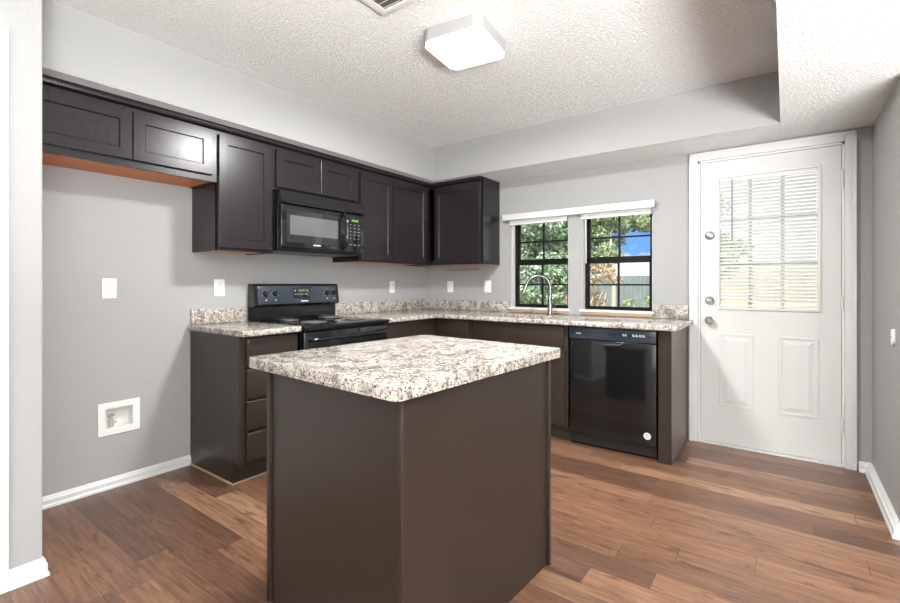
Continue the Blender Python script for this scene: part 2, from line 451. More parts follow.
# door casing of the hall opening at the far left edge
b = MB(); b.box(.7275, .747, -3.50, -3.427, 0, 2.155, .004); b.box(.7275, .747, -4.3, -3.5005, 2.09, 2.1555, .004)
struct(b.obj('trim_4', 'white', smooth=False), 'white door casing at the left edge of the view', 'casing')

# ------------------------------------------------------------------ windows
def window(name, w, label, yf=.070):
    x0, x1, z0, z1 = w
    root = MB()
    # black fixed frame
    root.box(x0+.002, x0+.026, yf, yf+.055, z0+.001, z1-.001); root.box(x1-.026, x1-.002, yf, yf+.055, z0+.001, z1-.001)
    root.box(x0+.026, x1-.026, yf, yf+.055, z0+.001, z0+.016); root.box(x0+.026, x1-.026, yf, yf+.055, z1-.03, z1-.001)
    o = root.obj(name, 'frame', smooth=False); struct(o, label, 'window')
    zm = 1.372
    xm = (x0+x1)/2
    def sash(nm, za, zb, yy, bot, top):
        s = MB(); xa, xb = x0+.026, x1-.026
        s.box(xa, xa+.014, yy, yy+.024, za, zb, .002); s.box(xb-.014, xb, yy, yy+.024, za, zb, .002)
        s.box(xa, xb, yy, yy+.024, za, za+bot, .002); s.box(xa, xb, yy, yy+.024, zb-top, zb, .002)
        so = s.obj(nm, 'frame', o, smooth=False)
        g = MB(); g.box(xa+.012, xb-.012, yy+.009, yy+.013, za+.01, zb-.01); g.obj('glass_pane', 'glass', so, smooth=False)
        mu = MB(); zc = (za+bot+zb-top)/2
        mu.box(xm-.007, xm+.007, yy+.002, yy+.022, za+bot-.002, zb-top+.002); mu.box(xa+.01, xb-.01, yy+.003, yy+.021, zc-.007, zc+.007)
        mu.obj('muntin', 'frame', so, smooth=False)
    sash('lower_sash', z0+.016, zm+.034, yf+.002, .012, .054)
    sash('upper_sash', zm-.016, z1-.03, yf+.029, .036, .02)
    # white jamb lining of the recess
    j = MB(); j.box(x0+.0005, x0+.0025, -.0, yf, z0, z1); j.box(x1-.0025, x1-.0005, 0, yf, z0, z1); j.box(x0, x1, 0, yf, z1-.0025, z1-.0005)
    j.obj('jamb_lining', 'white', o, smooth=False)
window('window_1', W1, 'left black-framed window behind the faucet')
window('window_2', W2, 'right black-framed window nearest the white door')
def stool(name, w, lab):
    x0, x1 = w[0], w[1]
    b = MB(); b.box(x0-.018, x1+.012, -.022, 0, .937, .957, .004); b.box(x0+.0005, x1-.0005, -.004, .069, .9375, .9568)
    o = b.obj(name, 'white'); struct(o, lab, 'sill')
    a = MB(); a.box(x0-.004, x1+.002, -.0165, -.0005, .912, .937, .002); a.obj('apron', 'tan', o)
stool('trim_5', W1, 'white sill with tan strip under the left window')
stool('trim_6', W2, 'white sill with tan strip under the right window')

# ------------------------------------------------------------------ door
b = MB()
b.box(2.562, 2.618, -.019, -.0005, 0, 2.143, .004); b.box(3.453, 3.510, -.019, -.0005, 0, 2.143, .004)
b.box(2.6175, 3.4535, -.0185, -.0005, 2.088, 2.1425, .004)
b.box(2.562, 2.574, -.024, -.0005, 0, 2.146, .003); b.box(3.498, 3.510, -.024, -.0005, 0, 2.146, .003); b.box(2.562, 3.510, -.024, -.0005, 2.131, 2.146, .003)
struct(b.obj('trim_7', 'white'), 'white casing around the half-glass door', 'casing')
b = MB()
b.box(DO[0]+.0005, DO[0]+.014, 0, .119, 0.0, DO[3]-.0005); b.box(DO[1]-.014, DO[1]-.0005, 0, .119, 0, DO[3]-.0005); b.box(DO[0]+.0005, DO[1]-.0005, 0, .119, DO[3]-.014, DO[3]-.0005)
b.box(DO[0]+.014, DO[1]-.014, -.012, .119, 0.0005, .016, .003)
struct(b.obj('trim_8', 'white', smooth=False), 'white door jamb and threshold', 'jamb')
DX0, DX1, DZ0, DZ1 = 2.6345, 3.4365, .02, 2.0715
YD = .008
LX0, LX1, LZ0, LZ1 = 2.757, 3.318, 1.008, 1.945
b = MB(); b.slab(rect(DX0, DX1, DZ0, DZ1), [rect(LX0, LX1, LZ0, LZ1)], YD, YD+.044, fnb)
door = b.obj('door_1', 'door', smooth=False); struct(door, 'white half-glass entry door with a mini blind, right of the dishwasher', 'door')
b = MB(); b.slab(rect(LX0-.017, LX1+.017, LZ0-.018, LZ1+.018), [rect(LX0, LX1, LZ0, LZ1)], YD-.012, YD-.0003, fnb, .004, 2)
b.obj('lite_frame', 'white', door)
b = MB(); b.box(LX0+.001, LX1-.001, .037, .042, LZ0+.001, LZ1-.001); b.obj('glass_pane', 'glass', door, smooth=False)
b = MB()
for k in (1, 2):
    x = LX0+(LX1-LX0)*k/3; z = LZ0+(LZ1-LZ0)*k/3
    b.box(x-.011, x+.011, .0425, .0515, LZ0, LZ1, .002); b.box(LX0, LX1, .0427, .0513, z-.011, z+.011, .002)
b.obj('muntin_grid', 'white', door)
for x0, x1 in ((2.755, 2.964), (3.108, 3.324)):
    z0, z1 = .285, .818
    b = MB()
    b.slab(rect(x0, x1, z0, z1), [rect(x0+.016, x1-.016, z0+.016, z1-.016)], YD-.006, YD-.0003, fnb, .0045, 3)
    # raised field with sloped edges
    bm = bmesh.new(); q = []
    for ins, y in ((.016, YD-.0004), (.026, YD-.0006), (.052, YD-.0065)):
        q.append([bm.verts.new(p) for p in ((x0+ins, y, z0+ins), (x1-ins, y, z0+ins), (x1-ins, y, z1-ins), (x0+ins, y, z1-ins))])
    for a, c in zip(q, q[1:]):
        for i in range(4): bm.faces.new((a[i], a[(i+1) % 4], c[(i+1) % 4], c[i]))
    bm.faces.new(q[-1]); b._merge(bm)
    b.obj('raised_panel', 'door', door, smooth=False)
for z0, z1 in ((1.80, 1.905), (1.01, 1.105), (.222, .325)):
    b = MB(); b.box(3.433, 3.448, -.004, .007, z0, z1, .001); b.cyl((3.4405, -.006, z0), (3.4405, -.006, z1), .006, n=12)
    b.obj('hinge', 'white', door)
face = lambda x, z: Matrix.Translation((x, YD, z)) @ Matrix.Rotation(PI/2, 4, 'X')
b = MB(); b.lathe([(0, .030), (.018, .030), (.024, .026), (.028, .010), (.032, .006), (.033, 0), (0, 0)], mat=face(2.694, 1.533)); dbo = b.obj('deadbolt', 'nickel', door)
b = MB(); b.box(2.688, 2.700, YD-.042, YD-.028, 1.517, 1.549, .003); b.obj('thumb_turn', 'nickel', dbo)
b = MB(); b.lathe([(0, .022), (.02, .022), (.026, .016), (.030, .006), (.031, 0), (0, 0)], mat=face(2.694, 1.054)); l2 = b.obj('lower_lock', 'nickel', door)
b = MB(); b.box(2.679, 2.709, YD-.034, YD-.021, 1.048, 1.060, .003); b.obj('thumb_turn', 'nickel', l2)
b = MB(); b.lathe([(0, .062), (.016, .061), (.026, .052), (.029, .042), (.024, .030), (.012, .024), (.012, .012), (.030, .008), (.032, 0), (0, 0)], mat=face(2.695, .910)); b.obj('door_knob', 'nickel', door)

# mini blind in the door's glass
bl = thing('door_blind', 'white mini blind hanging over the glass of the entry door', 'blind', (3.0375, .02, LZ1-.001))
hw = (LX1-LX0)/2-.004
b = MB(); b.box(-hw, hw, -.014, .012, -.028, 0, .002); b.obj('headrail', 'white', bl)
b = MB(); ns = 35; pitch = .0248; tilt = math.radians(44)
for i in range(ns):
    zc = -.044-i*pitch
    mt = Matrix.Translation((0, -.001, zc)) @ Matrix.Rotation(tilt, 4, 'X')
    for sgn in (-1, 1):
        b.box(-hw, hw, (-.0125 if sgn < 0 else 0), (0 if sgn < 0 else .0125), -.0004, .0004, mat=mt @ Matrix.Rotation(-sgn*.10, 4, 'X'))
b.obj('slats', 'slat', bl, smooth=False)
b = MB(); b.box(-hw, hw, -.012, .010, -.930, -.914, .003); b.obj('bottom_rail', 'white', bl)
b = MB()
for x in (-.2, 0, .2): b.cyl((x, -.0135, -.915), (x, -.0135, -.02), .0006, n=6)
b.obj('ladder_cord', 'white', bl)
b = MB(); b.cyl((2.836-3.0375, -.017, -.45), (2.836-3.0375, -.017, -.012), .0035, n=8); b.obj('tilt_wand', 'dimmark', bl)

# window blinds, drawn up, behind one long valance
val = thing('window_valance', 'long white valance above both black windows', 'valance', (1.651, -.0005, 1.772))
b = MB(); b.box(-.675, .675, -.062, -.050, 0, .058, .004); b.box(-.675, .675, -.066, -.049, .044, .058, .003); b.obj('front_board', 'white', val)
for s in (-1, 1):
    b = MB(); b.box(s*.675-.012 if s > 0 else s*.675, s*.675 if s > 0 else s*.675+.012, -.0495, -.012, 0, .056, .003); b.obj('return_clip', 'lampbase', val)
for (w, lab) in ((W1, 'white blind drawn up above the left black window'), (W2, 'white blind drawn up above the right black window')):
    r = thing('window_blind', lab, 'blind', ((w[0]+w[1])/2, -.008, 1.772), group='drawn-up window blinds')
    h = (w[1]-w[0])/2-.002
    b = MB(); b.box(-h, h, -.037, 0, .002, .045, .002); b.obj('headrail', 'white', r)
    b = MB()
    for i in range(7): b.box(-h, h, -.034, -.006, -.004-i*.0042, -.0012-i*.0042, .0008)
    b.obj('slat_stack', 'slat', r, smooth=False)
    b = MB(); b.box(-h, h, -.036, -.004, -.046, -.030, .003); b.obj('bottom_rail', 'white', r)
    b = MB(); b.cyl((-h+.045, -.030, .0), (-h+.047, -.030, -.42), .004, n=8); b.obj('tilt_wand', 'nickel' if w is W1 else 'plastic', r)

# ------------------------------------------------------------------ cabinets (local: x along the wall, front towards -y)
def shaker(root, name, x0, x1, z0, z1, yf, mat, fr=.055, th=.02, inset=.007):
    """door: frame with a child panel; front face at y = -yf"""
    b = MB(); y0, y1 = -yf, -yf+th
    b.slab(rect(x0, x1, z0, z1), [rect(x0+fr, x1-fr, z0+fr, z1-fr)], y1, y0, fnb, .0025, 2)
    # sloped inner lip
    bm = bmesh.new(); q = []
    for ins, y in ((fr, y0), (fr+.005, y0+inset)):
        q.append([bm.verts.new(p) for p in ((x0+ins, y, z0+ins), (x1-ins, y, z0+ins), (x1-ins, y, z1-ins), (x0+ins, y, z1-ins))])
    for i in range(4): bm.faces.new((q[0][i], q[0][(i+1) % 4], q[1][(i+1) % 4], q[1][i]))
    b._merge(bm)
    d = b.obj(name, mat, root, smooth=False)
    p = MB(); p.box(x0+fr-.002, x1-fr+.002, y0+inset, y1-.002, z0+fr-.002, z1-fr+.002); p.obj('panel', mat, d, smooth=False)
    return d
def slabfront(root, name, x0, x1, z0, z1, yf, mat, th=.02):
    b = MB(); b.box(x0, x1, -yf, -yf+th, z0, z1, .005, 3); return b.obj(name, mat, root)

UD = .32   # wall cabinet box depth, doors add .02
def upper(label, loc, rot, w, zb, doors, dz0, dz1, fr=.055, group='dark wall cabinets', skin=None):
    r = thing('wall_cabinet', label, 'cabinet', loc, rot, group)
    zt = 2.1575
    b = MB()
    b.box(0, .016, -UD, 0, zb, zt); b.box(w-.016, w, -UD, 0, zb, zt)
    b.box(.016, w-.016, -UD, 0, zt-.016, zt); b.box(.016, w-.016, -.012, 0, zb+.017, zt-.016)
    # face frame
    b.box(.0, .035, -UD-.0005, -UD+.018, zb, zt); b.box(w-.035, w, -UD-.0005, -UD+.018, zb, zt)
    b.box(.035, w-.035, -UD-.0005, -UD+.018, zb, zb+.04); b.box(.035, w-.035, -UD-.0005, -UD+.018, zt-.055, zt)
    if len(doors) > 1:
        m = (doors[0][1]+doors[1][0])/2; b.box(m-.03, m+.03, -UD-.0005, -UD+.018, zb+.0402, zt-.0552)
    b.obj('carcass', 'cab', r, smooth=False)
    b = MB(); b.box(.0165, w-.0165, -UD+.0185, -.0005, zb+.006, zb+.016); b.obj('bottom_panel', 'rawwood', r, smooth=False)
    for d in doors: shaker(r, 'door', d[0], d[1], dz0, dz1, UD+.02, 'cab', fr)
    b = MB(); b.prism([(UD+.0006, 2.118), (UD+.022, 2.128), (UD+.026, 2.140), (UD+.026, 2.157), (UD+.0006, 2.157)], lambda a, c: (0, -a, c), lambda a, c: (w, -a, c)); b.obj('top_moulding', 'cab', r, smooth=False)
    return r
y = -3.3235
upper('low wide dark wall cabinet above the empty fridge alcove', (.001, y, 0), R90, .898, 1.800, ((.02, .4445), (.4495, .868)), 1.838, 2.098)
upper('tall single-door dark wall cabinet left of the microwave', (.001, -2.4245, 0), R90, .379, 1.384, ((.006, .361),), 1.402, 2.098)
upper('short two-door dark wall cabinet right above the microwave', (.001, -2.0445, 0), R90, .768, 1.822, ((.018, .381), (.387, .752)), 1.842, 2.098, fr=.062)
upper('two-door dark wall cabinet between the microwave and the corner', (.001, -1.2755, 0), R90, .93, 1.360, ((.015, .388), (.396, .868)), 1.374, 2.098)
upper('dark corner wall cabinet left of the windows with its side showing', (.0015, -.001, 0), 0, .9105, 1.360, ((.372, .893),), 1.374, 2.098)

BD = .605
def base_box(r, w, zt=.872, toe=.11, toe_d=.535, mat='base', left_end=False):
    b = MB()
    b.box(0, w, -BD, 0, toe, zt, .002)
    if left_end: b.box(0, .018, -toe_d, 0, 0.0005, toe)
    b.obj('carcass', mat, r, smooth=False)
    b = MB(); b.box(.0185 if left_end else 0, w, -toe_d, -toe_d+.02, .0005, toe-.0005); b.obj('toe_kick', 'toe' if not left_end else mat, r, smooth=False)
# drawers left of the range
r = thing('drawer_cabinet', 'narrow brown four-drawer base cabinet left of the range', 'cabinet', (.001, -2.436, 0), R90)
base_box(r, .384, toe=.13, left_end=True)
for z0, z1 in ((.140, .305), (.325, .490), (.507, .675), (.695, .862)):
    slabfront(r, 'drawer', .036, .374, z0, z1, BD+.0205, 'base')
b = MB(); b.box(-.011, -.0005, -.5455, -.012, .0008, .012, .004); b.box(-.011, .38, -.5465, -.5358, .0008, .012, .004); b.obj('shoe_moulding', 'shoe', r)
# right of the range
r = thing('base_cabinet', 'brown base cabinet between the range and the room corner', 'cabinet', (.001, -1.2795, 0), R90, group='brown base cabinets')
base_box(r, .655)
slabfront(r, 'drawer', .012, .60, .695, .862, BD+.0205, 'base'); shaker(r, 'door', .012, .60, .125, .682, BD+.0205, 'base')
r = thing('base_cabinet', 'brown corner base cabinet left of the sink cabinet', 'cabinet', (.0015, -.001, 0), 0, group='brown base cabinets')
base_box(r, .985)
slabfront(r, 'drawer', .655, .962, .695, .862, BD+.0205, 'base'); shaker(r, 'door', .655, .962, .125, .682, BD+.0205, 'base')
r = thing('sink_cabinet', 'brown sink base cabinet under the faucet, left of the dishwasher', 'cabinet', (.989, -.001, 0), 0, group='brown base cabinets')
b = MB(); w = .858
b.box(0, .018, -BD, 0, .11, .872); b.box(w-.018, w, -BD, 0, .11, .872); b.box(.018, w-.018, -BD, 0, .11, .128); b.box(.018, w-.018, -.012, 0, .128, .872)
b.box(.018, .05, -BD, -BD+.018, .128, .872); b.box(w-.05, w-.018, -BD, -BD+.018, .128, .872); b.box(.05, w-.05, -BD, -BD+.018, .67, .872); b.box(.40, .44, -BD, -BD+.018, .128, .67)
b.obj('carcass', 'base', r, smooth=False)
b = MB(); b.box(0, w, -.535, -.515, .0005, .1095); b.obj('toe_kick', 'toe', r, smooth=False)
slabfront(r, 'false_drawer_front', .030, .826, .695, .862, BD+.0205, 'base')
shaker(r, 'door', .030, .421, .125, .682, BD+.0205, 'base'); shaker(r, 'door', .431, .836, .125, .682, BD+.0205, 'base')
# end panel right of dishwasher
r = thing('cabinet_end_panel', 'brown end panel and stile between the dishwasher and the door', 'cabinet panel', (2.470, -.001, 0))
b = MB(); b.box(.0, .08, -BD-.005, -BD+.014, .0005, .872, .002); b.obj('front_stile', 'base', r, smooth=False)
b = MB(); b.box(.062, .0795, -BD+.0145, 0, .0005, .872, .001); b.obj('side_panel', 'endpanel', r, smooth=False)

# ------------------------------------------------------------------ counters
ZT = .9105; ZB = .873
idf = lambda u, v, w: (u, v, w)
b = MB(); b.slab([(.001, -2.455), (.672, -2.455), (.672, -2.060), (.001, -2.060)], [], ZB, ZT, idf, .010, 4)
o = b.obj('countertop', 'granite'); tag(o, 'short speckled granite countertop left of the range', 'countertop', 'granite countertops')
b = MB(); b.box(.001, .021, -2.436, -2.0615, ZT+.0003, 1.010, .003); tag(b.obj('backsplash', 'granite'), 'short granite backsplash on the left wall left of the range', 'backsplash', 'granite backsplashes')
SX0, SX1, SY0, SY1 = 1.17, 1.70, -.585, -.275
sink_hole = rrect((SX0+SX1)/2, (SY0+SY1)/2, (SX1-SX0)/2, (SY1-SY0)/2, .05)
b = MB(); b.slab([(.001, -1.281), (.672, -1.281), (.672, -.672), (2.592, -.672), (2.592, -.030), (2.556, -.030), (2.556, -.001), (.001, -.001)], [sink_hole], ZB, ZT, idf, .010, 4)
tag(b.obj('countertop', 'granite'), 'long L-shaped granite countertop with the sink under the windows', 'countertop', 'granite countertops')
b = MB(); b.box(.001, .021, -1.279, -.0215, ZT+.0003, 1.010, .003); tag(b.obj('backsplash', 'granite'), 'granite backsplash on the left wall right of the range', 'backsplash', 'granite backsplashes')
b = MB(); b.box(.001, 1.020, -.021, -.001, ZT+.0003, 1.010, .003); tag(b.obj('backsplash', 'granite'), 'granite backsplash on the back wall left of the windows', 'backsplash', 'granite backsplashes')
b = MB(); b.box(2.313, 2.555, -.021, -.001, ZT+.0003, 1.012, .003); tag(b.obj('backsplash', 'granite'), 'short granite backsplash between the right window and the door', 'backsplash', 'granite backsplashes')

# sink and faucet
r = thing('sink', 'undermount stainless sink in the counter below the left window', 'sink', ((SX0+SX1)/2, (SY0+SY1)/2, ZB-.18))
hx, hy = (SX1-SX0)/2+.004, (SY1-SY0)/2+.004
bm = bmesh.new(); rings = []
for (ex, ey, z, rr) in ((.012, .012, .1795, .06), (0, 0, .1795, .05), (0, 0, .03, .05), (-.02, -.02, .006, .04), (-.06, -.06, .002, .03)):
    rings.append([bm.verts.new((p[0], p[1], z)) for p in rrect(0, 0, hx+ex, hy+ey, rr)])
for a, c in zip(rings, rings[1:]):
    for i in range(len(a)): bm.faces.new((a[i], a[(i+1) % len(a)], c[(i+1) % len(a)], c[i]))
bm.faces.new(rings[-1]); b = MB(); b._merge(bm); b.obj('basin', 'steel', r)
b = MB(); b.lathe([(.045, .0022), (.042, .006), (.03, .004), (0, .004)], mat=Matrix.Identity(4)); b.obj('drain', 'chrome', r)
r = thing('faucet', 'gooseneck pull-down kitchen faucet in front of the left window', 'faucet', (1.523, -.20, ZT))
b = MB(); b.lathe([(0, 0), (.030, 0), (.030, .006), (.024, .012), (.020, .03), (.0195, .145), (.013, .155), (0, .155)]); b.obj('body', 'chrome', r)
# spout arc leaning left towards the sink
dirv = Vector((-.89, -.46, 0)); pts = [Vector((0, 0, .14)), Vector((0, 0, .22))]
Rr = .100
for i in range(13):
    a = PI*i/12*.92
    pts.append(Vector((0, 0, .235))+dirv*(Rr*(1-math.cos(a)))+Vector((0, 0, Rr*math.sin(a))))
b = MB(); b.tube(pts, .013, 14); b.obj('spout', 'chrome', r)
e = pts[-1]; d = (pts[-1]-pts[-2]).normalized()
b = MB(); b.tube([e-d*.005, e+d*.02, e+d*.07, e+d*.085], [.0125, .014, .019, .017], 16); b.obj('spray_head', 'nickel', r)
b = MB(); b.cyl((.016, 0, .085), (.050, .0, .085), .011, n=14); b.tube([(.048, 0, .085), (.056, 0, .10), (.060, 0, .155)], [.007, .0065, .0045], 10); b.obj('lever_handle', 'chrome', r)

# ------------------------------------------------------------------ range (local like the cabinets)
rg = thing('range', 'black freestanding electric coil range against the left wall', 'range', (.002, -2.047, 0), R90)
w = .762
b = MB(); b.box(.002, w-.002, -.625, -.012, .02, .880, .003)
for x in (.04, w-.04):
    for yy in (-.58, -.06): b.cyl((x, yy, .0005), (x, yy, .021), .018, n=12)
b.obj('body', 'black', rg, smooth=False)
b = MB(); b.slab(rrect(w/2, -.350, w/2, .335, .012, 3), [], .8805, .906, idf, .006, 3); b.obj('cooktop', 'black', rg)
# backguard
b = MB()
prof = [(.012, .9065), (.050, .9065), (.050, 1.005), (.088, 1.015), (.098, 1.022), (.078, 1.165), (.068, 1.176), (.012, 1.176)]
b.prism(prof, lambda a, c: (.001, -a, c), lambda a, c: (w-.001, -a, c))
bgd = b.obj('backguard', 'black', rg, smooth=False)
tilt = math.atan2(.020, .143)
P0 = Vector((0, -.098, 1.022))
def gp(x, s, off=.0):  # a point on the sloped guard face, s up the face
    return Vector((x, -.098+s*math.sin(tilt)-off*math.cos(tilt), 1.022+s*math.cos(tilt)-off*math.sin(tilt)+off*0))
gm = lambda x, s, off=0: Matrix.Translation(gp(x, s, off)) @ Matrix.Rotation(-tilt, 4, 'X')
b = MB(); b.box(.030, w-.022, -.003, -.0004, .004, .138, .002, mat=Matrix.Translation(P0) @ Matrix.Rotation(-tilt, 4, 'X')); b.obj('control_panel', 'guard', rg)
for x in (.093, .170, .640, .710):
    b = MB(); mt = gm(x, .083, .0032) @ Matrix.Rotation(PI/2, 4, 'X')
    b.lathe([(0, .020), (.017, .020), (.020, .016), (.0215, 0), (0, 0)], mat=mt); b.box(-.005, .005, -.021, .021, .010, .027, .003, mat=mt)
    k = b.obj('knob', 'blackmat', rg)
    t_ = MB()
    for i in range(11):
        a = math.radians(-60+i*30); mt2 = gm(x, .083, .0034)
        t_.box(.029*math.cos(a)-.0015, .029*math.cos(a)+.0015, -.0006, .0, .029*math.sin(a)-.0015, .029*math.sin(a)+.0015, mat=mt2)
    t_.box(-.004, .004, -.0006, 0, -.052, -.043, mat=gm(x, .083, .0034)); t_.obj('dial_marks', 'greymark', k, smooth=False)
b = MB(); b.box(.318, .482, -.0018, 0, .045, .126, .002, mat=gm(0, 0, .0032)); ck = b.obj('clock_panel', 'glass_dark', rg)
b = MB()
for i, x in enumerate((.372, .392, .412)): b.box(x, x+.014, -.0005, 0, .096, .114, mat=gm(0, 0, .0052))
b.obj('display_digits', 'display', ck, smooth=False)
b = MB()
for i in range(7): b.box(.336+i*.018, .343+i*.018, -.0005, 0, .074, .079, mat=gm(0, 0, .0052))
b.box(.336, .344, -.0005, 0, .098, .108, mat=gm(0, 0, .0052)); b.box(.445, .453, -.0005, 0, .098, .108, mat=gm(0, 0, .0052)); b.obj('button_marks', 'greymark', ck, smooth=False)
b = MB(); b.box(.386, .452, -.0006, 0, .018, .026, mat=gm(0, 0, .0032)); b.obj('badge', 'greymark', rg, smooth=False)
# burners: drip pan + spiral coil
for (x, yy, rad) in ((.20, -.50, .095), (.565, -.50, .072), (.20, -.215, .072), (.565, -.215, .095)):
    b = MB(); b.lathe([(rad*.3, .9062), (rad*.9, .9068), (rad+.012, .9105), (rad+.018, .9085), (rad+.018, .9063)], 28, mat=Matrix.Translation((x, yy, 0))); pan = b.obj('burner', 'black', rg)
    turns = 4 if rad > .08 else 3
    pts = []
    N = turns*24
    for i in range(N+1):
        a = 2*PI*turns*i/N; rr = .018+(rad-.024)*i/N
        pts.append((x+rr*math.cos(a), yy+rr*math.sin(a), .9135))
    b = MB(); b.tube(pts, .0042, 8)
    for a in (0, 2.1, 4.2): b.box(0, rad, -.002, .002, .9075, .9100, mat=Matrix.Translation((x, yy, 0)) @ Matrix.Rotation(a, 4, 'Z'))
    b.obj('coil', 'coil', pan)
# oven door, handle, drawer
b = MB(); b.box(.006, w-.006, -.664, -.6255, .235, .868, .008, 3); od = b.obj('oven_door', 'black', rg)
b = MB(); b.box(.12, w-.12, -.6655, -.6645, .36, .70, .0); b.obj('oven_window', 'glass_dark', od, smooth=False)
b = MB(); b.tube([(.05, -.664, .812), (.055, -.695, .814), (.085, -.710, .815), (w-.085, -.710, .815), (w-.055, -.695, .814), (w-.05, -.664, .812)], .012, 12); b.obj('door_handle', 'black', od)
b = MB(); b.box(.004, w-.004, -.668, -.626, .872, .8795, .002); b.obj('front_rail', 'black', rg)
b = MB(); b.box(.006, w-.006, -.660, -.6255, .045, .225, .006, 3); b.obj('storage_drawer', 'black', rg)

# ------------------------------------------------------------------ microwave
mw = thing('microwave', 'black over-the-range microwave under the short wall cabinet', 'microwave', (.002, -2.0415, 0), R90)
w = .758
b = MB(); b.box(0, w, -.372, -.002, 1.412, 1.820, .002); b.obj('body', 'black', mw, smooth=False)
b = MB(); b.slab([(.373, 1.722), (.408, 1.728), (.412, 1.740), (.398, 1.812), (.390, 1.820), (.373, 1.820)], [], 0.001, w-.001, lambda u, v, q: (q, -u, v)); vt = b.obj('top_vent', 'black', mw, smooth=False)
b = MB()
for i in range(24): b.box(.03+i*.0295, .048+i*.0295, -.0006, .0, .02, .024, mat=Matrix.Translation((0, -.4125, 1.742)) @ Matrix.Rotation(-.19, 4, 'X'))
b.obj('vent_slots', 'blackmat', vt, smooth=False)
b = MB(); b.slab(rect(.004, .566, 1.424, 1.718), [], .3735, .408, lambda u, v, q: (u, -q, v), .006, 3); md = b.obj('door', 'black', mw)
b = MB(); b.slab(rrect(.278, 1.575, .235, .112, .006), [rrect(.278, 1.583, .208, .068, .006)], .4082, .4088, lambda u, v, q: (u, -q, v)); b.obj('door_glass', 'glass_dark', md, smooth=False)
b = MB(); b.slab(rrect(.278, 1.583, .207, .067, .006), [], .4082, .4086, lambda u, v, q: (u, -q, v)); b.obj('viewing_window', 'mwwin', md, smooth=False)
b = MB(); b.box(.262, .325, -.4087, -.4081, 1.449, 1.457); b.obj('badge', 'greymark', md, smooth=False)
b = MB(); b.tube([(.538, -.405, 1.712), (.538, -.437, 1.695), (.538, -.452, 1.64), (.538, -.455, 1.58), (.538, -.452, 1.52), (.538, -.437, 1.465), (.538, -.405, 1.445)], [.017, .019, .018, .0175, .018, .019, .017], 14); b.obj('handle', 'black', md)
b = MB(); b.slab(rect(.570, w-.002, 1.424, 1.718), [], .3735, .406, lambda u, v, q: (u, -q, v), .006, 3); kp = b.obj('control_panel', 'black', mw)
b = MB(); b.box(.622, .690, -.4068, -.4062, 1.662, 1.680); b.obj('display', 'display', kp, smooth=False)
b = MB()
for rr_ in range(5):
    for c_ in range(3):
        b = MB(); b.box(.600+c_*.042, .617+c_*.042, -.4068, -.4062, 1.635-rr_*.027, 1.641-rr_*.027); b.obj('key', 'dimmark', kp, smooth=False)
for c_ in range(3):
    b = MB(); b.box(.600+c_*.042, .620+c_*.042, -.4068, -.4062, 1.478, 1.484); b.obj('key', 'dimmark', kp, smooth=False)
b = MB(); b.box(.02, w-.02, -.36, -.02, 1.402, 1.4115, .002); b.obj('bottom_plate', 'blackmat', mw, smooth=False)

# ------------------------------------------------------------------ dishwasher
dw = thing('dishwasher', 'black built-in dishwasher with round silver sticker under the counter', 'dishwasher', (1.8575, -.012, 0))
w = .603
b = MB(); b.box(.004, w-.004, -.575, 0, .02, .868); b.obj('tub', 'blackmat', dw, smooth=False)
b = MB(); b.box(.004, w-.004, -.600, -.5755, .094, .776, .006, 3); b.obj('front_panel', 'black', dw)
b = MB(); b.box(.002, w-.002, -.607, -.5755, .778, .866, .007, 3); cp = b.obj('control_panel', 'guard', dw)
b = MB(); b.box(.03, w-.06, -.6075, -.606, .853, .857); b.obj('vent_slot', 'blackmat', cp, smooth=False)
b = MB(); b.box(.055, .092, -.6078, -.6071, .815, .823); b.obj('badge', 'greymark', cp, smooth=False)
b = MB()
for x in (.315, .345): b.cyl((x, -.6071, .828), (x, -.6079, .828), .008, n=14)
b.obj('button', 'blackmat', cp, smooth=False)
for x, wd in ((.385, .012), (.40, .014), (.45, .016), (.470, .018), (.494, .014), (.512, .02)):
    b = MB(); b.box(x, x+wd, -.6078, -.6071, .818, .8255)
    b.box(x, x+wd*.7, -.6078, -.6071, .8249, .834)
    b.obj('control_print', 'greymark', cp, smooth=False)
b = MB(); b.tube([(.225, -.601, .768), (.232, -.612, .757), (.25, -.616, .753), (.355, -.616, .753), (.373, -.612, .757), (.38, -.601, .768)], .006, 10); b.obj('handle_lip', 'guard', dw)
b = MB(); b.lathe([(0, .0008), (.0225, .0008), (.0235, 0), (0, 0)], 28, mat=Matrix.Translation((2.4010-1.8575, -.6002, .160)) @ Matrix.Rotation(PI/2, 4, 'X')); st = b.obj('round_sticker', 'sticker', dw)
b = MB()
for i, (hw_, zz) in enumerate(((.010, .172), (.014, .166), (.008, .158), (.013, .151))): b.box(.5435-hw_, .5435+hw_, -.6014, -.6009, zz-.0013, zz+.0013)
b.obj('sticker_print', 'dimmark', st, smooth=False)
b = MB(); b.box(.004, w-.004, -.560, -.5405, .003, .092, .002); b.obj('toe_panel', 'black', dw, smooth=False)
for x in (.05, w-.05):
    for yy in (-.50, -.06): b = MB(); b.cyl((x, yy, .0005), (x, yy, .021), .015, n=10); b.obj('foot', 'blackmat', dw)

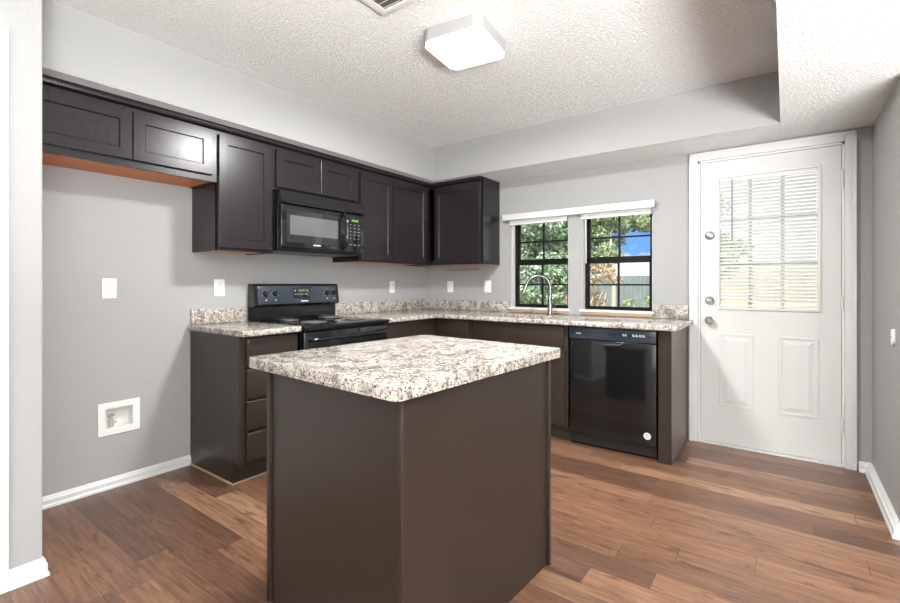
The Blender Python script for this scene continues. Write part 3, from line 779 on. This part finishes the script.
# ------------------------------------------------------------------ island (origin at the near right corner)
isl = thing('kitchen_island', 'free-standing brown island with granite top in the middle of the floor', 'island', (2.2955, -2.9093, 0), -.0573)
w, l = .708, .866
zt = .868
b = MB(); b.box(-w+.006, -.006, .006, l-.006, .0008, zt); b.obj('carcass', 'base', isl, smooth=False)
b = MB(); b.box(-w, -w+.016, -.006, .012, .0008, zt, .002); b.obj('corner_trim', 'base', isl)
b = MB(); b.box(-.010, .003, -.003, .010, .0008, zt, .002); b.obj('corner_trim', 'base', isl)
b = MB(); b.box(-.010, .006, l-.018, l, .0008, zt, .002); b.obj('corner_trim', 'base', isl)
b = MB(); b.slab(rrect(-w/2-.010, l/2-.004, w/2+.046, l/2+.049, .024, 5), [], zt+.0005, .9065, idf, .016, 5); b.obj('granite_top', 'granite', isl)
# ------------------------------------------------------------------ wall plates
def plate_local(b, w=.072, h=.116, t=.006): b.box(-w/2, w/2, -t, 0, -h/2, h/2, .0025, 2)
def outlet(label, loc, rot, name='wall_outlet'):
    r = thing(name, label, 'outlet', loc, rot, 'white wall outlets')
    b = MB(); plate_local(b); b.obj('cover_plate', 'plastic', r)
    for s in (-1, 1):
        b = MB(); b.slab(rrect(0, s*.0195, .016, .0135, .008), [], .0061, .0078, lambda u, v, q: (u, -q, v)); rc = b.obj('receptacle', 'plastic', r, smooth=False)
        b = MB()
        for x in (-.006, .006): b.box(x-.0012, x+.0012, -.0082, -.0077, s*.0195-.0005, s*.0195+.008)
        b.cyl((0, -.0077, s*.0195-.006), (0, -.0082, s*.0195-.006), .0022, n=10); b.obj('slots', 'slot', rc, smooth=False)
    b = MB(); b.cyl((0, -.006, 0), (0, -.0072, 0), .003, n=10); b.obj('screw', 'valve', r)
outlet('white outlet in the fridge alcove, leftmost on the left wall', (.0005, -2.880, 1.150), R90)
outlet('white outlet above the short counter left of the range', (.0005, -2.247, 1.150), R90)
outlet('white outlet on the left wall between range and corner', (.0005, -.543, 1.145), R90)
def switch(label, loc, rot, rocker=True):
    r = thing('light_switch', label, 'switch', loc, rot, 'white light switches')
    b = MB(); plate_local(b, .076); b.obj('cover_plate', 'plastic', r)
    b = MB(); b.box(-.017, .017, -.0085, -.0061, -.034, .034, .001); ro = b.obj('rocker', 'plastic', r)
    b = MB(); b.prism([(.0086, -.030), (.0086, .030), (.0115, .030)], lambda a, c: (-.014, -a, c), lambda a, c: (.014, -a, c)); b.obj('paddle', 'plastic', ro, smooth=False)
switch('white switch plate below the corner wall cabinet, near the room corner', (.322, -.0005, 1.145), 0)
switch('white switch plate left of the windows below the cabinet side', (.778, -.0005, 1.150), 0)
r = thing('wall_bumper', 'small white oval knob plate on the short right wall', 'wall plate', (XW-.0005, -.735, .915), -R90)
b = MB(); b.slab(rrect(0, 0, .024, .040, .022), [], 0, .012, lambda u, v, q: (u, -q, v), .005, 3); b.obj('plate', 'plastic', r)
b = MB(); b.cyl((0, -.0122, 0), (0, -.015, 0), .006, n=12); b.obj('screw', 'valve', r)

# recessed ice-maker valve box
r = thing('ice_maker_outlet_box', 'white recessed water valve box low on the alcove wall', 'outlet box', (.0005, -2.830, .400), R90)
b = MB(); b.slab(rect(-.104, .104, -.094, .094), [rect(-.068, .068, -.054, .058)], .0, .007, lambda u, v, q: (u, -q, v), .002, 2); b.obj('face_frame', 'plastic', r, smooth=False)
b = MB()
b.box(-.070, .070, .070, .073, -.056, .060); b.box(-.073, -.070, -.002, .073, -.059, .063); b.box(.070, .073, -.002, .073, -.059, .063)
b.box(-.070, .070, -.002, .073, -.059, -.056); b.box(-.070, .070, -.002, .073, .060, .063); b.obj('recess', 'plastic', r, smooth=False)
b = MB(); b.cyl((-.030, .030, -.055), (-.030, .030, -.012), .014, n=16); b.cyl((-.030, .030, -.012), (-.030, .030, .006), .009, n=14); b.cyl((-.030, .03, -.028), (-.004, .020, -.028), .008, n=12); b.obj('valve', 'valve', r)
b = MB(); b.box(-.046, -.014, .022, .038, .006, .016, .003); b.obj('valve_handle', 'nickel', r)

# under-cabinet paper towel holder
r = thing('paper_towel_holder', 'thin grey towel rod under the corner wall cabinet', 'towel holder', (.471, -.20, 1.3655))
b = MB(); b.box(-.012, .012, -.03, .03, -.004, 0, .001); b.obj('mount_plate', 'nickel', r)
b = MB(); b.cyl((0, 0, -.054), (0, 0, -.004), .004, n=10); b.obj('arm', 'dimmark', r)
b = MB(); b.cyl((-.034, 0, -.050), (.333, 0, -.052), .009, n=12); b.obj('rod', 'dimmark', r)

# ------------------------------------------------------------------ ceiling light and vent
r = thing('ceiling_light', 'lit square flush-mount ceiling light with rounded corners', 'ceiling light', (1.785, -1.855, ZC-.0005), math.radians(6.6))
b = MB(); b.slab(rrect(0, 0, .168, .168, .05, 6), [], 0, -.060, idf, .012, 3); b.obj('base', 'lampbase', r)
b = MB(); b.slab(rrect(0, 0, .166, .166, .05, 6), [], -.0605, -.078, idf, .008, 4); b.obj('diffuser', 'lamp', r)
r = thing('ceiling_vent', 'white louvred ceiling air vent near the top edge', 'vent', (1.582, -2.254, ZC-.0005))
b = MB(); b.slab(rect(0, .36, -.36, 0), [rect(.03, .33, -.33, -.03)], 0, -.012, idf, .004, 2); b.obj('frame', 'vent', r)
b = MB(); b.box(.03, .33, -.33, -.03, -.002, -.0005); b.obj('duct_back', 'ventdark', r, smooth=False)
b = MB()
for i in range(9): b.box(-.14, .14, -.010, .010, -.0006, .0006, mat=Matrix.Translation((.19, -.045-i*.034, -.008)) @ Matrix.Rotation(.6, 4, 'X'))
b.box(.034, .048, -.33, -.03, -.0125, -.011)
b.obj('louvres', 'vent', r, smooth=False)

# ------------------------------------------------------------------ outdoors
GZ = -.30
struct(MB().box(-30, 30, .13, 40, GZ-.1, GZ).obj('ground', 'ground', smooth=False), 'lawn behind the house seen through the windows', 'ground')
def fence(name, x0, x1, y, top, mat, label):
    r = thing(name, label, 'fence', (x0, y, GZ))
    b = MB(); n = int((x1-x0)/.145); h = top-GZ
    for i in range(n):
        b.box(i*.145, i*.145+.138, 0, .018, .02, h-.02-random.random()*.015, .002, 1)
    b.obj('pickets', mat, r, smooth=False)
    b = MB()
    for z in (.25, h*.5, h-.25): b.box(0, x1-x0, .019, .06, z, z+.08)
    b.obj('rails', mat, r, smooth=False)
fence('board_fence', -9, 1.6, 12, 1.46, 'fence_grey', 'grey board fence across the yard beyond the right window')
fence('board_fence', 1.7, 9, 9.2, 1.55, 'fence_tan', 'tan board fence beyond the glass of the door')
def tree(name, label, loc, stems, blobs, nleaf, size, leaf, cat='tree', trunk_r=.07, group=None):
    r = thing(name, label, cat, (loc[0], loc[1], GZ), 0, group)
    for st in stems:
        N = len(st); b = MB(); b.tube(st, [trunk_r*(1-.7*i/(N-1)) for i in range(N)], 8); b.obj('trunk', 'bark', r)
    vs, fs = [], []
    for k in range(nleaf):
        cx, cy, cz, rx, ry, rz = random.choice(blobs)
        while True:
            d = Vector((random.uniform(-1, 1), random.uniform(-1, 1), random.uniform(-1, 1)))
            if d.length <= 1: break
        p = Vector((cx+d.x*rx, cy+d.y*ry, cz+d.z*rz))
        a = Vector((random.gauss(0, 1), random.gauss(0, 1), random.gauss(0, 1))).normalized(); c = a.orthogonal().normalized()
        q = Matrix.Rotation(random.random()*6.28, 3, a) @ c
        s = size*random.uniform(.6, 1.3); i0 = len(vs)
        vs += [p-a*s, p+q*s*.38, p+a*s, p-q*s*.38]; fs.append((i0, i0+1, i0+2, i0+3))
    me = bpy.data.meshes.new('foliage'); me.from_pydata([tuple(v) for v in vs], [], fs)
    o = bpy.data.objects.new('foliage', me); COL.objects.link(o); me.materials.append(M[leaf]); o.parent = r
    return r
def blobs(c, spread, n, rad):
    return [(c[0]+random.uniform(-1, 1)*spread[0], c[1]+random.uniform(-1, 1)*spread[1], c[2]+random.uniform(-1, 1)*spread[2], rad*random.uniform(.6, 1.2), rad*random.uniform(.6, 1.2), rad*random.uniform(.5, 1)) for _ in range(n)]
tree('leafy_tree', 'dense green tree filling the left window', (-1.5, 6.0), [[(0, 0, 0), (.05, 0, 1.2), (0, .1, 2.6)], [(0, 0, .8), (-.4, .1, 1.8), (-.7, 0, 2.8)], [(0, 0, .9), (.4, .1, 2), (.6, .2, 3)]],
     blobs((-.1, 0, 1.8), (.75, .5, 1.5), 64, .36)+blobs((-.55, 0, 2.6), (.3, .3, .5), 12, .36), 24000, .065, 'leaf2')
tree('leafy_tree', 'tall light green tree around the blue sky in the right window', (-.6, 8.6), [[(0, 0, 0), (.02, 0, 1.6), (-.1, 0, 3.2)]],
     blobs((-.35, 0, 2.55), (.42, .35, .75), 26, .30)+blobs((.5, 0, 3.08), (.55, .3, .16), 20, .24), 17000, .055, 'leaf')
stems = [[(0, 0, 0), (random.uniform(-.25, .25), random.uniform(-.1, .1), .8), (random.uniform(-.55, .55), random.uniform(-.2, .2), 1.9)] for _ in range(14)]
tree('crape_myrtle', 'many-stemmed shrub with pale trunks in the lower right window', (.12, 4.9), stems, blobs((0, 0, 1.72), (.45, .2, .2), 14, .13)+blobs((-.1, 0, .9), (.4, .2, .5), 14, .12), 2600, .04, 'leaf3', 'shrub', .022)
tree('shrub', 'low green shrub in front of the grey fence', (.25, 8.0), [[(0, 0, 0), (0, 0, .5), (.1, 0, 1.0)]], blobs((-.1, 0, .8), (.35, .15, .4), 12, .18), 1300, .05, 'leaf', 'shrub', .02)
tree('leafy_tree', 'small green tree at the left of the door glass', (1.95, 6.8), [[(0, 0, 0), (0, 0, 1.2), (.1, 0, 2.4)]], blobs((0, 0, 2.4), (.5, .4, .7), 14, .3), 2600, .06, 'leaf2', 'tree', .05)
